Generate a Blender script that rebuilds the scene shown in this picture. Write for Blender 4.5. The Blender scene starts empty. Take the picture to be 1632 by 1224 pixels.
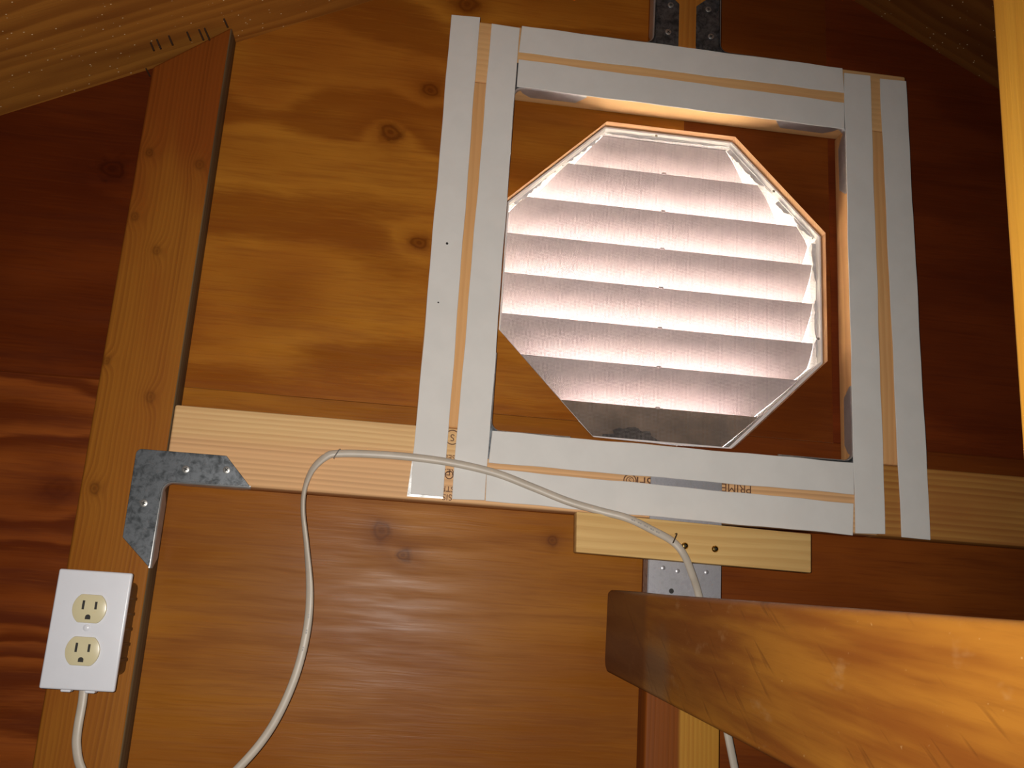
import bpy, bmesh, math, random
from mathutils import Vector, Matrix
random.seed(7)
scn = bpy.context.scene
col = scn.collection

# ---------------------------------------------------------------- camera
IW, IH, FPX = 1632, 1224, 1506.77
ROT = Matrix(((0.990716, 0.102335, -0.089495),
              (-0.120499, 0.965805, -0.229567),
              (0.062942, 0.238219, 0.969170)))     # columns: right, forward, up
CAM = Vector((0.36288, -1.11297, -0.12501))
cam_data = bpy.data.cameras.new('camera')
cam_data.sensor_width = 36.0
cam_data.lens = FPX * 36.0 / IW
cam_data.clip_start = 0.01
cam = bpy.data.objects.new('camera', cam_data)
col.objects.link(cam)
r, f, u = ROT.col[0], ROT.col[1], ROT.col[2]
m = Matrix((r, u, -f)).transposed().to_4x4()
m.translation = CAM
cam.matrix_world = m
scn.camera = cam

def at(px, py, Y):
    """point of the plane at depth Y (metres behind the framing face) seen at a photo pixel"""
    d = ROT @ Vector(((px - IW / 2) / FPX, 1.0, -(py - IH / 2) / FPX))
    return CAM + d * ((Y - CAM.y) / d.y)

# ---------------------------------------------------------------- world, light, exposure
world = bpy.data.worlds.new('overcast_daylight')
scn.world = world
world.use_nodes = True
bg = world.node_tree.nodes['Background']
bg.inputs[0].default_value = (1.0, 0.93, 0.93, 1)
bg.inputs[1].default_value = 62.0

flash = bpy.data.lights.new('phone_flash', 'SPOT')
flash.energy = 40.0
flash.color = (1.0, 0.95, 0.88)
flash.shadow_soft_size = 0.005
flash.spot_size = math.radians(112)
flash.spot_blend = 1.0
fo = bpy.data.objects.new('phone_flash', flash)
col.objects.link(fo)
fo.location = CAM + ROT @ Vector((-0.022, 0.0, 0.008))
aim = at(610, 800, 0.0)
fo.rotation_euler = (aim - fo.location).to_track_quat('-Z', 'Y').to_euler()

vs = scn.view_settings
vs.view_transform = 'Standard'
vs.look = 'None'
vs.exposure = 0.0
vs.gamma = 1.0
vs.use_curve_mapping = False

# ---------------------------------------------------------------- node helpers
class NT:
    def __init__(self, name):
        self.mat = bpy.data.materials.new(name)
        self.mat.use_nodes = True
        self.t = self.mat.node_tree
        self.t.nodes.clear()
        self.out = self.t.nodes.new('ShaderNodeOutputMaterial')
        self.b = self.t.nodes.new('ShaderNodeBsdfPrincipled')
        self.t.links.new(self.b.outputs[0], self.out.inputs[0])
        self.t_obj = None
    def n(self, kind): return self.t.nodes.new(kind)
    def put(self, sock, v):
        if isinstance(v, bpy.types.NodeSocket): self.t.links.new(v, sock)
        elif isinstance(v, (tuple, list)) and len(v) == 3 and sock.type == 'RGBA': sock.default_value = (*v, 1)
        else: sock.default_value = v
    def coords(self):
        if not self.t_obj:
            s = self.n('ShaderNodeSeparateXYZ')
            self.t.links.new(self.n('ShaderNodeTexCoord').outputs['Object'], s.inputs[0])
            self.t_obj = s
        return self.t_obj.outputs[0], self.t_obj.outputs[1], self.t_obj.outputs[2]
    def m(self, op, a, b=None, c=None):
        k = self.n('ShaderNodeMath'); k.operation = op
        self.put(k.inputs[0], a)
        if b is not None: self.put(k.inputs[1], b)
        if c is not None: self.put(k.inputs[2], c)
        return k.outputs[0]
    def xyz(self, x, y, z):
        k = self.n('ShaderNodeCombineXYZ')
        for i, v in enumerate((x, y, z)): self.put(k.inputs[i], v)
        return k.outputs[0]
    def noise(self, vec, scale=1.0, detail=2.0, rough=0.5, dist=0.0):
        k = self.n('ShaderNodeTexNoise')
        self.put(k.inputs['Vector'], vec); self.put(k.inputs['Scale'], scale)
        self.put(k.inputs['Detail'], detail); self.put(k.inputs['Roughness'], rough); self.put(k.inputs['Distortion'], dist)
        return k.outputs[0]
    def step(self, v, a, b, to0=0.0, to1=1.0):
        k = self.n('ShaderNodeMapRange'); k.interpolation_type = 'SMOOTHSTEP'
        self.put(k.inputs[0], v)
        for i, q in enumerate((a, b, to0, to1)): self.put(k.inputs[i + 1], q)
        return k.outputs[0]
    def mix(self, fac, a, b, mode='MIX'):
        k = self.n('ShaderNodeMix'); k.data_type = 'RGBA'; k.blend_type = mode
        self.put(k.inputs[0], fac); self.put(k.inputs[6], a); self.put(k.inputs[7], b)
        return k.outputs[2]
    def bump(self, h, strength, dist=0.001, base=None):
        k = self.n('ShaderNodeBump')
        self.put(k.inputs['Height'], h); self.put(k.inputs['Strength'], strength); self.put(k.inputs['Distance'], dist)
        if base is not None: self.put(k.inputs['Normal'], base)
        return k.outputs[0]
    def fin(self, color, rough, metal=0.0, normal=None, coat=0.0, coat_rough=0.2, spec=0.5):
        b = self.b
        self.put(b.inputs['Base Color'], color); self.put(b.inputs['Roughness'], rough)
        self.put(b.inputs['Metallic'], metal); self.put(b.inputs['Coat Weight'], coat)
        self.put(b.inputs['Coat Roughness'], coat_rough); self.put(b.inputs['Specular IOR Level'], spec)
        if normal is not None:
            self.put(b.inputs['Normal'], normal); self.put(b.inputs['Coat Normal'], normal)
        return self.mat

def knot_nodes(g, U, V, knots):
    """radial bump of figure and dark core for each branch knot (u, v, radius, core)"""
    fig, core, halo = 0.0, 0.0, 0.0
    for (ku, kv, kr, kc) in knots:
        du = g.m('MULTIPLY', g.m('SUBTRACT', U, ku), 1.0 / (kr * 1.2))
        dv = g.m('MULTIPLY', g.m('SUBTRACT', V, kv), 1.0 / kr)
        wob_ = g.noise(g.xyz(g.m('MULTIPLY', U, 55), g.m('MULTIPLY', V, 75), ku), 1.0, 2.0)
        d2 = g.m('MULTIPLY', g.m('ADD', g.m('MULTIPLY', du, du), g.m('MULTIPLY', dv, dv)), g.m('MULTIPLY_ADD', wob_, 2.2, -0.1))
        e = g.m('POWER', 2.718, g.m('MULTIPLY', g.m('ADD', g.m('MULTIPLY', du, du), g.m('MULTIPLY', dv, dv)), -0.35))
        fig = g.m('ADD', e, fig)
        if kc:
            d = g.m('SQRT', d2)
            ring = g.m('MULTIPLY_ADD', g.m('SINE', g.m('MULTIPLY', d, 15.0)), 0.22, 0.7)
            c = g.m('MULTIPLY', g.m('MULTIPLY', g.step(d2, 1.0, 0.25), ring), kc)
            core = g.m('MAXIMUM', c, core)
            halo = g.m('MAXIMUM', g.m('MULTIPLY', g.m('POWER', 2.718, g.m('MULTIPLY', d2, -0.7)), kc), halo)
    return fig, core, halo

def plywood(name, light, mid, dark, seed, knots=(), figure=3.2, band=0.55, coat=0.35, rough=0.36, su=1.3, sv=5.5, axis='X'):
    g = NT(name)
    X, Y, Z = g.coords()
    U, V = (X, Z) if axis == 'X' else (Y, X)
    V2 = g.m('ADD', V, g.m('MULTIPLY', g.m('SUBTRACT', g.noise(g.xyz(g.m('MULTIPLY', U, 9), g.m('MULTIPLY', V, 12), seed + 7.7), 1.0, 2.0), 0.5), 0.03))
    V3 = g.m('ADD', V, g.m('MULTIPLY', g.m('SUBTRACT', V2, V), 0.22))
    fig, core, halo = knot_nodes(g, U, V2, knots) if knots else (0.0, 0.0, 0.0)
    n1 = g.noise(g.xyz(g.m('MULTIPLY', U, su), g.m('MULTIPLY', V2, sv), seed), 1.0, 2.5, 0.45, 0.25)
    val = g.m('ADD', g.m('MULTIPLY', n1, figure), g.m('MULTIPLY', fig, 0.55))
    saw = g.m('FRACT', g.m('ADD', val, g.m('MULTIPLY', g.noise(g.xyz(g.m('MULTIPLY', U, 30), g.m('MULTIPLY', V3, 260), seed), 1.0, 2.0), 0.16)))
    bandv = g.m('MULTIPLY', g.step(saw, 0.0, 0.7), g.step(saw, 1.0, 0.78))
    blotch = g.noise(g.xyz(g.m('MULTIPLY', U, 3.5), g.m('MULTIPLY', V, 6.0), seed + 3.1), 1.0, 3.0, 0.55)
    fine = g.noise(g.xyz(g.m('MULTIPLY', U, 14), g.m('MULTIPLY', V3, 420), seed), 1.0, 3.0, 0.6)
    streak = g.noise(g.xyz(g.m('MULTIPLY', U, 5), g.m('MULTIPLY', V3, 60), seed + 9), 1.0, 3.0, 0.6)
    c = g.mix(g.step(blotch, 0.32, 0.68), light, mid)
    c = g.mix(g.m('MULTIPLY', bandv, band), c, dark)
    c = g.mix(g.m('MULTIPLY', g.step(streak, 0.45, 0.8), 0.55), c, dark)
    c = g.mix(g.m('MULTIPLY', g.step(fine, 0.5, 0.72), 0.28), c, dark)
    c = g.mix(g.m('MULTIPLY', g.step(fine, 0.48, 0.25), 0.22), c, light)
    if knots:
        c = g.mix(g.m('MULTIPLY', halo, 0.75), c, dark)
        c = g.mix(g.m('MULTIPLY', core, 0.9), c, (dark[0] * 0.42, dark[1] * 0.32, dark[2] * 0.3))
    h = g.m('ADD', g.m('MULTIPLY', fine, 0.5), g.m('MULTIPLY', streak, 0.9))
    nrm = g.bump(h, 0.22, 0.0012)
    return g.fin(c, g.step(streak, 0.3, 0.7, rough - 0.08, rough + 0.1), 0, nrm, 0.0, 0.36, 0.09)

def lumber(name, light, dark, seed, axis='X', rings=95, wob=0.018, contrast=0.65, knots=(), knotc=None, coat=0.0, rough=0.55, blot=None, sparkle=0.0, slope=0.0, stains=()):
    """solid sawn board, growth rings running along the axis"""
    g = NT(name)
    X, Y, Z = g.coords()
    U, V, Wd = {'X': (X, Z, Y), 'Z': (Z, X, Y), 'Y': (Y, Z, X), 'S': (X, Y, Y)}[axis]
    if slope: V = g.m('ADD', V, g.m('MULTIPLY', U, slope))
    fig, core, halo = knot_nodes(g, U, V, knots) if knots else (0.0, 0.0, 0.0)
    w = g.m('SUBTRACT', g.noise(g.xyz(g.m('MULTIPLY', U, 2.2), g.m('MULTIPLY', V, 9), g.m('MULTIPLY', Wd, 9)), 1.0, 2.0, 0.5), 0.5)
    val = g.m('ADD', g.m('MULTIPLY', g.m('ADD', V, g.m('ADD', g.m('MULTIPLY', Wd, 0.45), g.m('MULTIPLY', w, wob * 2))), rings), g.m('ADD', g.m('MULTIPLY', fig, 1.6), seed))
    vary = g.noise(g.xyz(seed * 1.3, g.m('MULTIPLY', val, 0.35), 0.0), 1.0, 1.0)
    saw = g.m('FRACT', val)
    ring = g.m('MULTIPLY', g.step(saw, 0.05, 0.75), g.step(saw, 1.0, 0.86))
    ring = g.m('MULTIPLY', ring, g.step(vary, 0.25, 0.75, 0.25, 1.0))
    fine = g.noise(g.xyz(g.m('MULTIPLY', U, 18), g.m('MULTIPLY', V, 600), g.m('MULTIPLY', Wd, 600)), 1.0, 2.0, 0.6)
    big = g.noise(g.xyz(g.m('MULTIPLY', U, 5), g.m('MULTIPLY', V, 16), g.m('MULTIPLY', Wd, 16)), 1.0, 2.0, 0.5)
    c = g.mix(g.m('MULTIPLY', ring, contrast), light, dark)
    c = g.mix(g.m('MULTIPLY', g.step(fine, 0.5, 0.75), 0.25), c, dark)
    c = g.mix(g.step(big, 0.42, 0.72, 0.0, 0.5), c, blot if blot else dark)
    for (ax_, p0, p1, scol, amt) in stains:
        q_ = {'x': X, 'y': Y, 'z': Z}[ax_]
        q_ = g.m('ADD', q_, g.m('MULTIPLY', g.m('SUBTRACT', big, 0.5), abs(p1 - p0) * 2))
        c = g.mix(g.m('MULTIPLY', g.step(q_, p0, p1), amt), c, g.mix(g.m('MULTIPLY', ring, contrast), scol, tuple(v * 0.6 for v in scol)))
    if knots:
        c = g.mix(g.m('MULTIPLY', halo, 0.6), c, dark)
        c = g.mix(g.m('MULTIPLY', core, 0.85), c, knotc or tuple(v * 0.4 for v in dark))
    nrm = g.bump(g.m('ADD', g.m('MULTIPLY', fine, 0.6), g.m('MULTIPLY', ring, 0.4)), 0.25, 0.0008)
    rr = rough
    if sparkle:
        v = g.n('ShaderNodeTexVoronoi'); v.inputs['Scale'].default_value = 170.0
        g.put(v.inputs['Vector'], g.xyz(X, Y, Z))
        dens = g.noise(g.xyz(g.m('MULTIPLY', X, 6), g.m('MULTIPLY', Y, 6), seed), 1.0, 2.0)
        sep = g.n('ShaderNodeSeparateColor'); g.t.links.new(v.outputs['Color'], sep.inputs[0])
        s = g.m('MULTIPLY', g.step(v.outputs['Distance'], 0.2, 0.06), g.m('GREATER_THAN', g.m('ADD', sep.outputs[0], g.m('MULTIPLY', dens, 0.7)), 1.13))
        c = g.mix(g.m('MULTIPLY', s, sparkle), c, (1.0, 0.80, 0.48))  # glints of resin drops, painted into the colour as pale specks
    return g.fin(c, rr, 0, nrm, 0.0, 0.36, 0.10)

def galvanised(name, base, hi, rough=0.38, scale=130):
    g = NT(name)
    X, Y, Z = g.coords()
    p = g.xyz(X, Y, Z)
    n1 = g.noise(p, scale, 4.0, 0.65, 0.6)
    n2 = g.noise(p, scale * 0.35, 3.0, 0.6)
    k = g.m('ADD', g.m('MULTIPLY', n1, 0.6), g.m('MULTIPLY', n2, 0.4))
    c = g.mix(g.step(k, 0.36, 0.66), base, hi)
    return g.fin(c, g.step(k, 0.35, 0.65, rough + 0.1, rough - 0.08), 0.75, g.bump(n1, 0.06, 0.0005))

def plain(name, color, rough=0.5, metal=0.0, spec=0.5, mott=0.06, scale=60, coat=0.0, dark=None):
    g = NT(name)
    X, Y, Z = g.coords()
    n = g.noise(g.xyz(X, Y, Z), scale, 3.0, 0.6)
    c = g.mix(g.step(n, 0.3, 0.7, 0.0, 1.0), color, dark if dark else tuple(v * (1 - mott * 2) for v in color))
    return g.fin(c, rough, metal, g.bump(n, 0.05, 0.0004), coat, 0.1, spec)

# ---------------------------------------------------------------- materials
KN_MID = [(0.0, 0.0, 1, 0)]
def kpx(px, py, r, c): p = at(px, py, 0.038); return (p.x, p.z, r, c)
M = {}
M['ply_mid'] = plywood('varnished_plywood_amber', (0.41, 0.160, 0.018), (0.32, 0.102, 0.012), (0.19, 0.047, 0.005), 2.0,
    knots=[kpx(622, 215, .017, .8), kpx(686, 140, .015, .75), kpx(745, 5, .018, .7), kpx(668, 385, .014, .75), kpx(430, 150, .03, 0), kpx(450, 480, .035, 0)], figure=3.6, band=0.7)
M['ply_low'] = plywood('varnished_plywood_honey', (0.36, 0.138, 0.016), (0.26, 0.083, 0.009), (0.155, 0.042, 0.004), 5.3,
    knots=[kpx(608, 848, .013, .6), kpx(642, 884, .011, .75), kpx(880, 858, .007, .6)], figure=2.6, band=0.45)
M['ply_left'] = plywood('varnished_plywood_red', (0.15, 0.030, 0.005), (0.10, 0.017, 0.003), (0.055, 0.008, 0.002), 8.8,
    knots=[kpx(178, 265, .020, .7)], band=0.5, coat=0.2)
M['ply_lowleft'] = plywood('varnished_plywood_red_bold', (0.26, 0.066, 0.011), (0.19, 0.042, 0.007), (0.085, 0.014, 0.003), 13.1,
    knots=[kpx(95, 780, .022, .3)], figure=13, band=0.85, su=0.8, sv=5.0, coat=0.2)
M['ply_midright'] = plywood('varnished_plywood_russet', (0.21, 0.053, 0.008), (0.155, 0.037, 0.006), (0.09, 0.017, 0.003), 27.0, band=0.5)
M['ply_right'] = plywood('varnished_plywood_dark', (0.19, 0.038, 0.008), (0.14, 0.026, 0.006), (0.075, 0.012, 0.004), 17.9, band=0.5, coat=0.15)
M['ply_lowright'] = plywood('varnished_plywood_umber', (0.24, 0.062, 0.010), (0.17, 0.040, 0.007), (0.085, 0.016, 0.004), 23.4, band=0.5, coat=0.15)
M['ply_edge'] = plywood('plywood_room', (0.34, 0.15, 0.045), (0.28, 0.11, 0.03), (0.15, 0.05, 0.012), 31.0)
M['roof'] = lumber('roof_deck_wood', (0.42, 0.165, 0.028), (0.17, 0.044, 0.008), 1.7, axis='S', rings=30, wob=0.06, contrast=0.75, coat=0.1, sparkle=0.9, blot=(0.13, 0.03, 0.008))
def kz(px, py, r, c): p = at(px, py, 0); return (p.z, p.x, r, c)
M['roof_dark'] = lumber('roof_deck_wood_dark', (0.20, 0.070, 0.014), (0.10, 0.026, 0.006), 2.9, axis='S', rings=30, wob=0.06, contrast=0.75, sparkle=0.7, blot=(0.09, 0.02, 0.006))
M['ply_core'] = lumber('raw_plywood_edge', (0.56, 0.31, 0.155), (0.36, 0.17, 0.07), 1.1, axis='X', rings=300, contrast=0.4)
M['stud'] = lumber('old_stud_wood', (0.30, 0.108, 0.013), (0.16, 0.044, 0.006), 3.3, axis='Z', rings=190, wob=0.014, contrast=0.55, coat=0.2, blot=(0.24, 0.066, 0.009),
    knots=[kz(238, 243, .007, .6), kz(318, 262, .009, .5), kz(240, 632, .008, .45), kz(150, 778, .008, .6), kz(215, 345, .008, .5), kz(250, 400, .007, .45), kz(170, 575, .006, .5)],
    stains=[('z', 0.30, 0.44, (0.21, 0.048, 0.007), 0.85)])
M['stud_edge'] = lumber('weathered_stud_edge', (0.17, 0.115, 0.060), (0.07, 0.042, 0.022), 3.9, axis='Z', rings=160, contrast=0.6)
M['stud_low'] = lumber('two_tone_stud_wood', (0.46, 0.225, 0.035), (0.30, 0.11, 0.016), 6.1, axis='Z', rings=170, wob=0.008, contrast=0.5, coat=0.2, blot=(0.40, 0.17, 0.025), stains=[('x', 0.702, 0.696, (0.21, 0.056, 0.008), 1.0)])
M['stud_mid'] = lumber('centre_stud_wood', (0.42, 0.17, 0.026), (0.24, 0.075, 0.011), 6.1, axis='Z', rings=120, wob=0.012, contrast=0.6, coat=0.2, blot=(0.27, 0.07, 0.013))
M['rail'] = lumber('new_rail_wood', (0.74, 0.49, 0.235), (0.50, 0.27, 0.115), 4.6, axis='X', rings=165, wob=0.006, contrast=0.7, blot=(0.64, 0.36, 0.165), stains=[('z', 0.062, 0.045, (0.70, 0.40, 0.20), 0.8)])
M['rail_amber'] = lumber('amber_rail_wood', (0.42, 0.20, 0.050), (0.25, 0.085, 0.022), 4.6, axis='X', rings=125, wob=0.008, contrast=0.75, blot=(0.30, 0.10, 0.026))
M['frame'] = lumber('new_frame_wood_upright', (0.68, 0.38, 0.16), (0.47, 0.22, 0.08), 9.2, axis='Z', rings=140, wob=0.008, contrast=0.55, blot=(0.58, 0.29, 0.12))
M['frame_top'] = lumber('new_frame_wood_level', (0.70, 0.42, 0.19), (0.50, 0.26, 0.10), 12.4, axis='X', rings=120, wob=0.01, contrast=0.4, blot=(0.62, 0.32, 0.14))
M['batten'] = lumber('pale_batten_wood', (0.66, 0.43, 0.17), (0.45, 0.25, 0.08), 15.0, axis='X', rings=85, wob=0.012, contrast=0.5, blot=(0.56, 0.33, 0.12))
M['post'] = lumber('post_wood', (0.80, 0.39, 0.050), (0.58, 0.235, 0.026), 18.0, axis='Z', rings=120, wob=0.012, contrast=0.6, coat=0.1, blot=(0.58, 0.25, 0.03))
def joist_mat():
    g = NT('scuffed_joist_wood')
    X, Y, Z = g.coords()
    tilt = g.m('ADD', Z, g.m('MULTIPLY', Y, -0.06))
    grain = g.noise(g.xyz(g.m('MULTIPLY', Y, 4.0), g.m('MULTIPLY', tilt, 45), 3.0), 1.0, 3.0, 0.55)
    patch = g.noise(g.xyz(g.m('MULTIPLY', Y, 7), g.m('MULTIPLY', Z, 14), 8.0), 1.0, 3.0, 0.6)
    diag = g.m('ADD', Y, g.m('MULTIPLY', Z, 0.57))
    along = g.m('ADD', g.m('MULTIPLY', Y, -0.57), Z)
    saw = g.noise(g.xyz(g.m('MULTIPLY', diag, 13), g.m('MULTIPLY', along, 120), 1.5), 1.0, 2.0, 0.5)
    sawm = g.m('MULTIPLY', g.step(saw, 0.60, 0.72), g.step(patch, 0.35, 0.55))
    scuff = g.noise(g.xyz(g.m('MULTIPLY', Y, 16), g.m('MULTIPLY', Z, 34), 12.0), 1.0, 4.0, 0.65)
    fleck = g.noise(g.xyz(g.m('MULTIPLY', Y, 160), g.m('MULTIPLY', Z, 210), 2.0), 1.0, 2.0, 0.6)
    fine = g.noise(g.xyz(g.m('MULTIPLY', Y, 25), g.m('MULTIPLY', tilt, 380), 2.0), 1.0, 2.0, 0.6)
    c = g.mix(g.step(grain, 0.35, 0.65), (0.31, 0.120, 0.014), (0.19, 0.056, 0.007))
    c = g.mix(g.m('MULTIPLY', g.step(patch, 0.5, 0.75), 0.5), c, (0.17, 0.044, 0.006))
    c = g.mix(g.m('MULTIPLY', sawm, 0.4), c, (0.10, 0.028, 0.005))
    c = g.mix(g.m('MULTIPLY', g.step(fine, 0.5, 0.75), 0.2), c, (0.12, 0.034, 0.005))
    c = g.mix(g.m('MULTIPLY', g.step(scuff, 0.60, 0.72), 0.26), c, (0.42, 0.25, 0.11))
    c = g.mix(g.m('MULTIPLY', g.step(fleck, 0.70, 0.78), 0.45), c, (0.55, 0.34, 0.14))
    # old dark stain on the wall end and a grey rub mark beside it
    yy = g.m('ADD', Y, g.m('MULTIPLY', g.m('SUBTRACT', scuff, 0.5), 0.03))
    c = g.mix(g.m('MULTIPLY', g.step(yy, -0.235, -0.215), 0.62), c, (0.115, 0.040, 0.012))
    rub = g.m('MULTIPLY', g.m('MULTIPLY', g.step(yy, -0.33, -0.29), g.step(yy, -0.215, -0.25)), g.step(g.m('ADD', Z, g.m('MULTIPLY', scuff, 0.04)), -0.10, -0.135))
    c = g.mix(g.m('MULTIPLY', rub, 0.5), c, (0.20, 0.15, 0.09))
    h = g.m('ADD', g.m('MULTIPLY', fine, 0.4), g.m('ADD', g.m('MULTIPLY', scuff, 0.5), g.m('MULTIPLY', sawm, -0.4)))
    return g.fin(c, 0.55, 0, g.bump(h, 0.3, 0.0012), 0.06, 0.4, 0.22)
M['joist'] = joist_mat()
M['strip'] = plain('off_white_paper', (0.68, 0.66, 0.635), 0.75, mott=0.025, scale=22, spec=0.25)
M['foil'] = galvanised('aluminium_foil', (0.26, 0.26, 0.26), (0.55, 0.55, 0.54), 0.38, 60)
M['zinc'] = galvanised('zinc_plate_mottled', (0.045, 0.050, 0.055), (0.20, 0.215, 0.235), 0.42)
M['zinc_bend'] = plain('zinc_bent_edge', (0.50, 0.50, 0.50), 0.36, 0.65, mott=0.1, scale=40)
M['zinc2'] = galvanised('zinc_plate_bright', (0.34, 0.33, 0.36), (0.58, 0.57, 0.60), 0.42)
M['screw'] = plain('steel_screw', (0.52, 0.51, 0.49), 0.42, 0.8, mott=0.1)
M['dark_slot'] = plain('dark_recess', (0.02, 0.018, 0.016), 0.7)
M['brass'] = plain('brass', (0.50, 0.33, 0.10), 0.22, 1.0)
M['vent'] = plain('vent_white_plastic', (0.74, 0.70, 0.70), 0.5, mott=0.05, scale=35)
M['slat'] = plain('louvre_white_paint', (0.50, 0.425, 0.42), 0.65, mott=0.05, scale=90)
M['screen'] = plain('screen_wire', (0.34, 0.30, 0.29), 0.6, mott=0.2, scale=25)
M['slat_dusty_dim'] = plain('dusty_dim_louvre', (0.27, 0.180, 0.115), 0.85, mott=0.2, scale=30)  # brown dust colour, darkened too for the poorly lit vent bottom
M['scrap'] = plain('screen_hem', (0.72, 0.67, 0.67), 0.6, mott=0.15, scale=60)
M['debris'] = plain('dusty_debris', (0.035, 0.028, 0.024), 0.95, mott=0.3, scale=120)
M['plate'] = plain('white_plastic', (0.70, 0.71, 0.765), 0.28, mott=0.01)
M['ivory'] = plain('ivory_plastic', (0.62, 0.55, 0.35), 0.25, mott=0.01)
M['black'] = plain('brown_black_bakelite', (0.035, 0.016, 0.010), 0.3, mott=0.2)
M['cable'] = plain('off_white_cable_sheath', (0.50, 0.435, 0.36), 0.42, mott=0.05, scale=40)
M['cable_ink'] = plain('grey_cable_print', (0.30, 0.27, 0.25), 0.5)
M['nail'] = plain('dark_nail_steel', (0.10, 0.07, 0.05), 0.45, 0.8)
M['ink'] = plain('brown_stamp_ink', (0.15, 0.060, 0.024), 0.7, mott=0.2, scale=200)
M['dust'] = plain('pale_dust', (0.6, 0.55, 0.5), 0.9)
M['floor'] = plain('concrete', (0.30, 0.27, 0.24), 0.8)

# ---------------------------------------------------------------- mesh helpers
def tag(o, label=None, cat=None, group=None, kind=None):
    if label: o['label'] = label
    if cat: o['category'] = cat
    if group: o['group'] = group
    if kind: o['kind'] = kind
    return o

def link(name, mesh, mat, parent=None, smooth=None):
    o = bpy.data.objects.new(name, mesh)
    col.objects.link(o)
    if mat is not None and not mesh.materials: mesh.materials.append(mat)
    if parent is not None: adopt(o, parent)
    return o

WORLD_OF = {}
def adopt(o, parent):
    o.parent = parent
    o.matrix_parent_inverse = WORLD_OF.get(parent.name, Matrix()).inverted()

def empty(name, loc=(0, 0, 0)):
    o = bpy.data.objects.new(name, None)
    o.empty_display_size = 0.02
    o.location = loc
    col.objects.link(o)
    WORLD_OF[o.name] = Matrix.Translation(loc)
    return o

def fin(name, bm, mat, parent=None, bevel=0.0, segs=2, smooth=True, angle=35):
    bmesh.ops.remove_doubles(bm, verts=bm.verts, dist=1e-6)
    bmesh.ops.recalc_face_normals(bm, faces=bm.faces)
    if bevel:
        es = [e for e in bm.edges if len(e.link_faces) == 2 and e.calc_face_angle(0) > math.radians(30)]
        bmesh.ops.bevel(bm, geom=es, offset=bevel, segments=segs, profile=0.5, affect='EDGES', clamp_overlap=True)
    me = bpy.data.meshes.new(name)
    bm.to_mesh(me); bm.free()
    if smooth:
        for p in me.polygons: p.use_smooth = True
        me.set_sharp_from_angle(angle=math.radians(angle))
    return link(name, me, mat, parent)

def bx(x0, x1, y0, y1, z0, z1, bm=None):
    bm = bm or bmesh.new()
    vs_ = [bm.verts.new((x, y, z)) for x in (x0, x1) for y in (y0, y1) for z in (z0, z1)]
    for q in ((0, 1, 3, 2), (4, 6, 7, 5), (0, 4, 5, 1), (2, 3, 7, 6), (0, 2, 6, 4), (1, 5, 7, 3)):
        bm.faces.new([vs_[i] for i in q])
    return bm

def prism(pts, y0, y1, bm=None):
    """polygon in (x, z) extruded from y0 to y1"""
    bm = bm or bmesh.new()
    a = [bm.verts.new((x, y0, z)) for x, z in pts]
    b = [bm.verts.new((x, y1, z)) for x, z in pts]
    n = len(pts)
    bm.faces.new(a); bm.faces.new(b[::-1])
    for i in range(n): bm.faces.new((a[i], b[i], b[(i + 1) % n], a[(i + 1) % n]))
    return bm

def sweep(path, sec, bm=None, up=Vector((0, 1, 0)), cap=True, closed=False, twist=None):
    """sec = list of (side, up) offsets"""
    bm = bm or bmesh.new()
    rings = []
    n = len(path)
    for i, p in enumerate(path):
        a = path[max(i - 1, 0)] if not closed else path[i - 1]
        b = path[min(i + 1, n - 1)] if not closed else path[(i + 1) % n]
        t = (Vector(b) - Vector(a)).normalized()
        s = t.cross(up).normalized()
        v = s.cross(t).normalized()
        if twist:
            ca, sa = math.cos(twist[i]), math.sin(twist[i]); s, v = s * ca + v * sa, v * ca - s * sa
        rings.append([bm.verts.new(Vector(p) + s * q[0] + v * q[1]) for q in sec])
    k = len(sec)
    for i in range(n if closed else n - 1):
        A, B = rings[i], rings[(i + 1) % n]
        for j in range(k): bm.faces.new((A[j], A[(j + 1) % k], B[(j + 1) % k], B[j]))
    if cap and not closed:
        bm.faces.new(rings[0]); bm.faces.new(rings[-1][::-1])
    return bm

def circ(r, n=10, ry=None): return [(r * math.cos(2 * math.pi * i / n), (ry or r) * math.sin(2 * math.pi * i / n)) for i in range(n)]

def lathe(prof, n=16, bm=None, c=(0, 0, 0)):
    """profile of (radius, y) turned about the Y axis, y towards the room is negative"""
    bm = bm or bmesh.new()
    rs = []
    for (r_, y) in prof:
        if r_ < 1e-6: rs.append([bm.verts.new((c[0], c[1] + y, c[2]))])
        else: rs.append([bm.verts.new((c[0] + r_ * math.cos(2 * math.pi * i / n), c[1] + y, c[2] + r_ * math.sin(2 * math.pi * i / n))) for i in range(n)])
    for A, B in zip(rs, rs[1:]):
        for i in range(n):
            a = A[i % len(A)], A[(i + 1) % len(A)]; b = B[i % len(B)], B[(i + 1) % len(B)]
            vv = []
            for v in (a[0], a[1], b[1], b[0]):
                if v not in vv: vv.append(v)
            if len(vv) > 2: bm.faces.new(vv)
    return bm

def spline(pts, n=8):
    P = [Vector(p) for p in pts]
    P = [P[0] * 2 - P[1]] + P + [P[-1] * 2 - P[-2]]
    o = []
    for i in range(1, len(P) - 2):
        for k in range(n):
            t = k / n
            a, b, c, d = P[i - 1], P[i], P[i + 1], P[i + 2]
            o.append(0.5 * ((2 * b) + (c - a) * t + (2 * a - 5 * b + 4 * c - d) * t * t + (3 * b - a - 3 * c + d) * t ** 3))
    o.append(P[-2])
    return o

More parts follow.
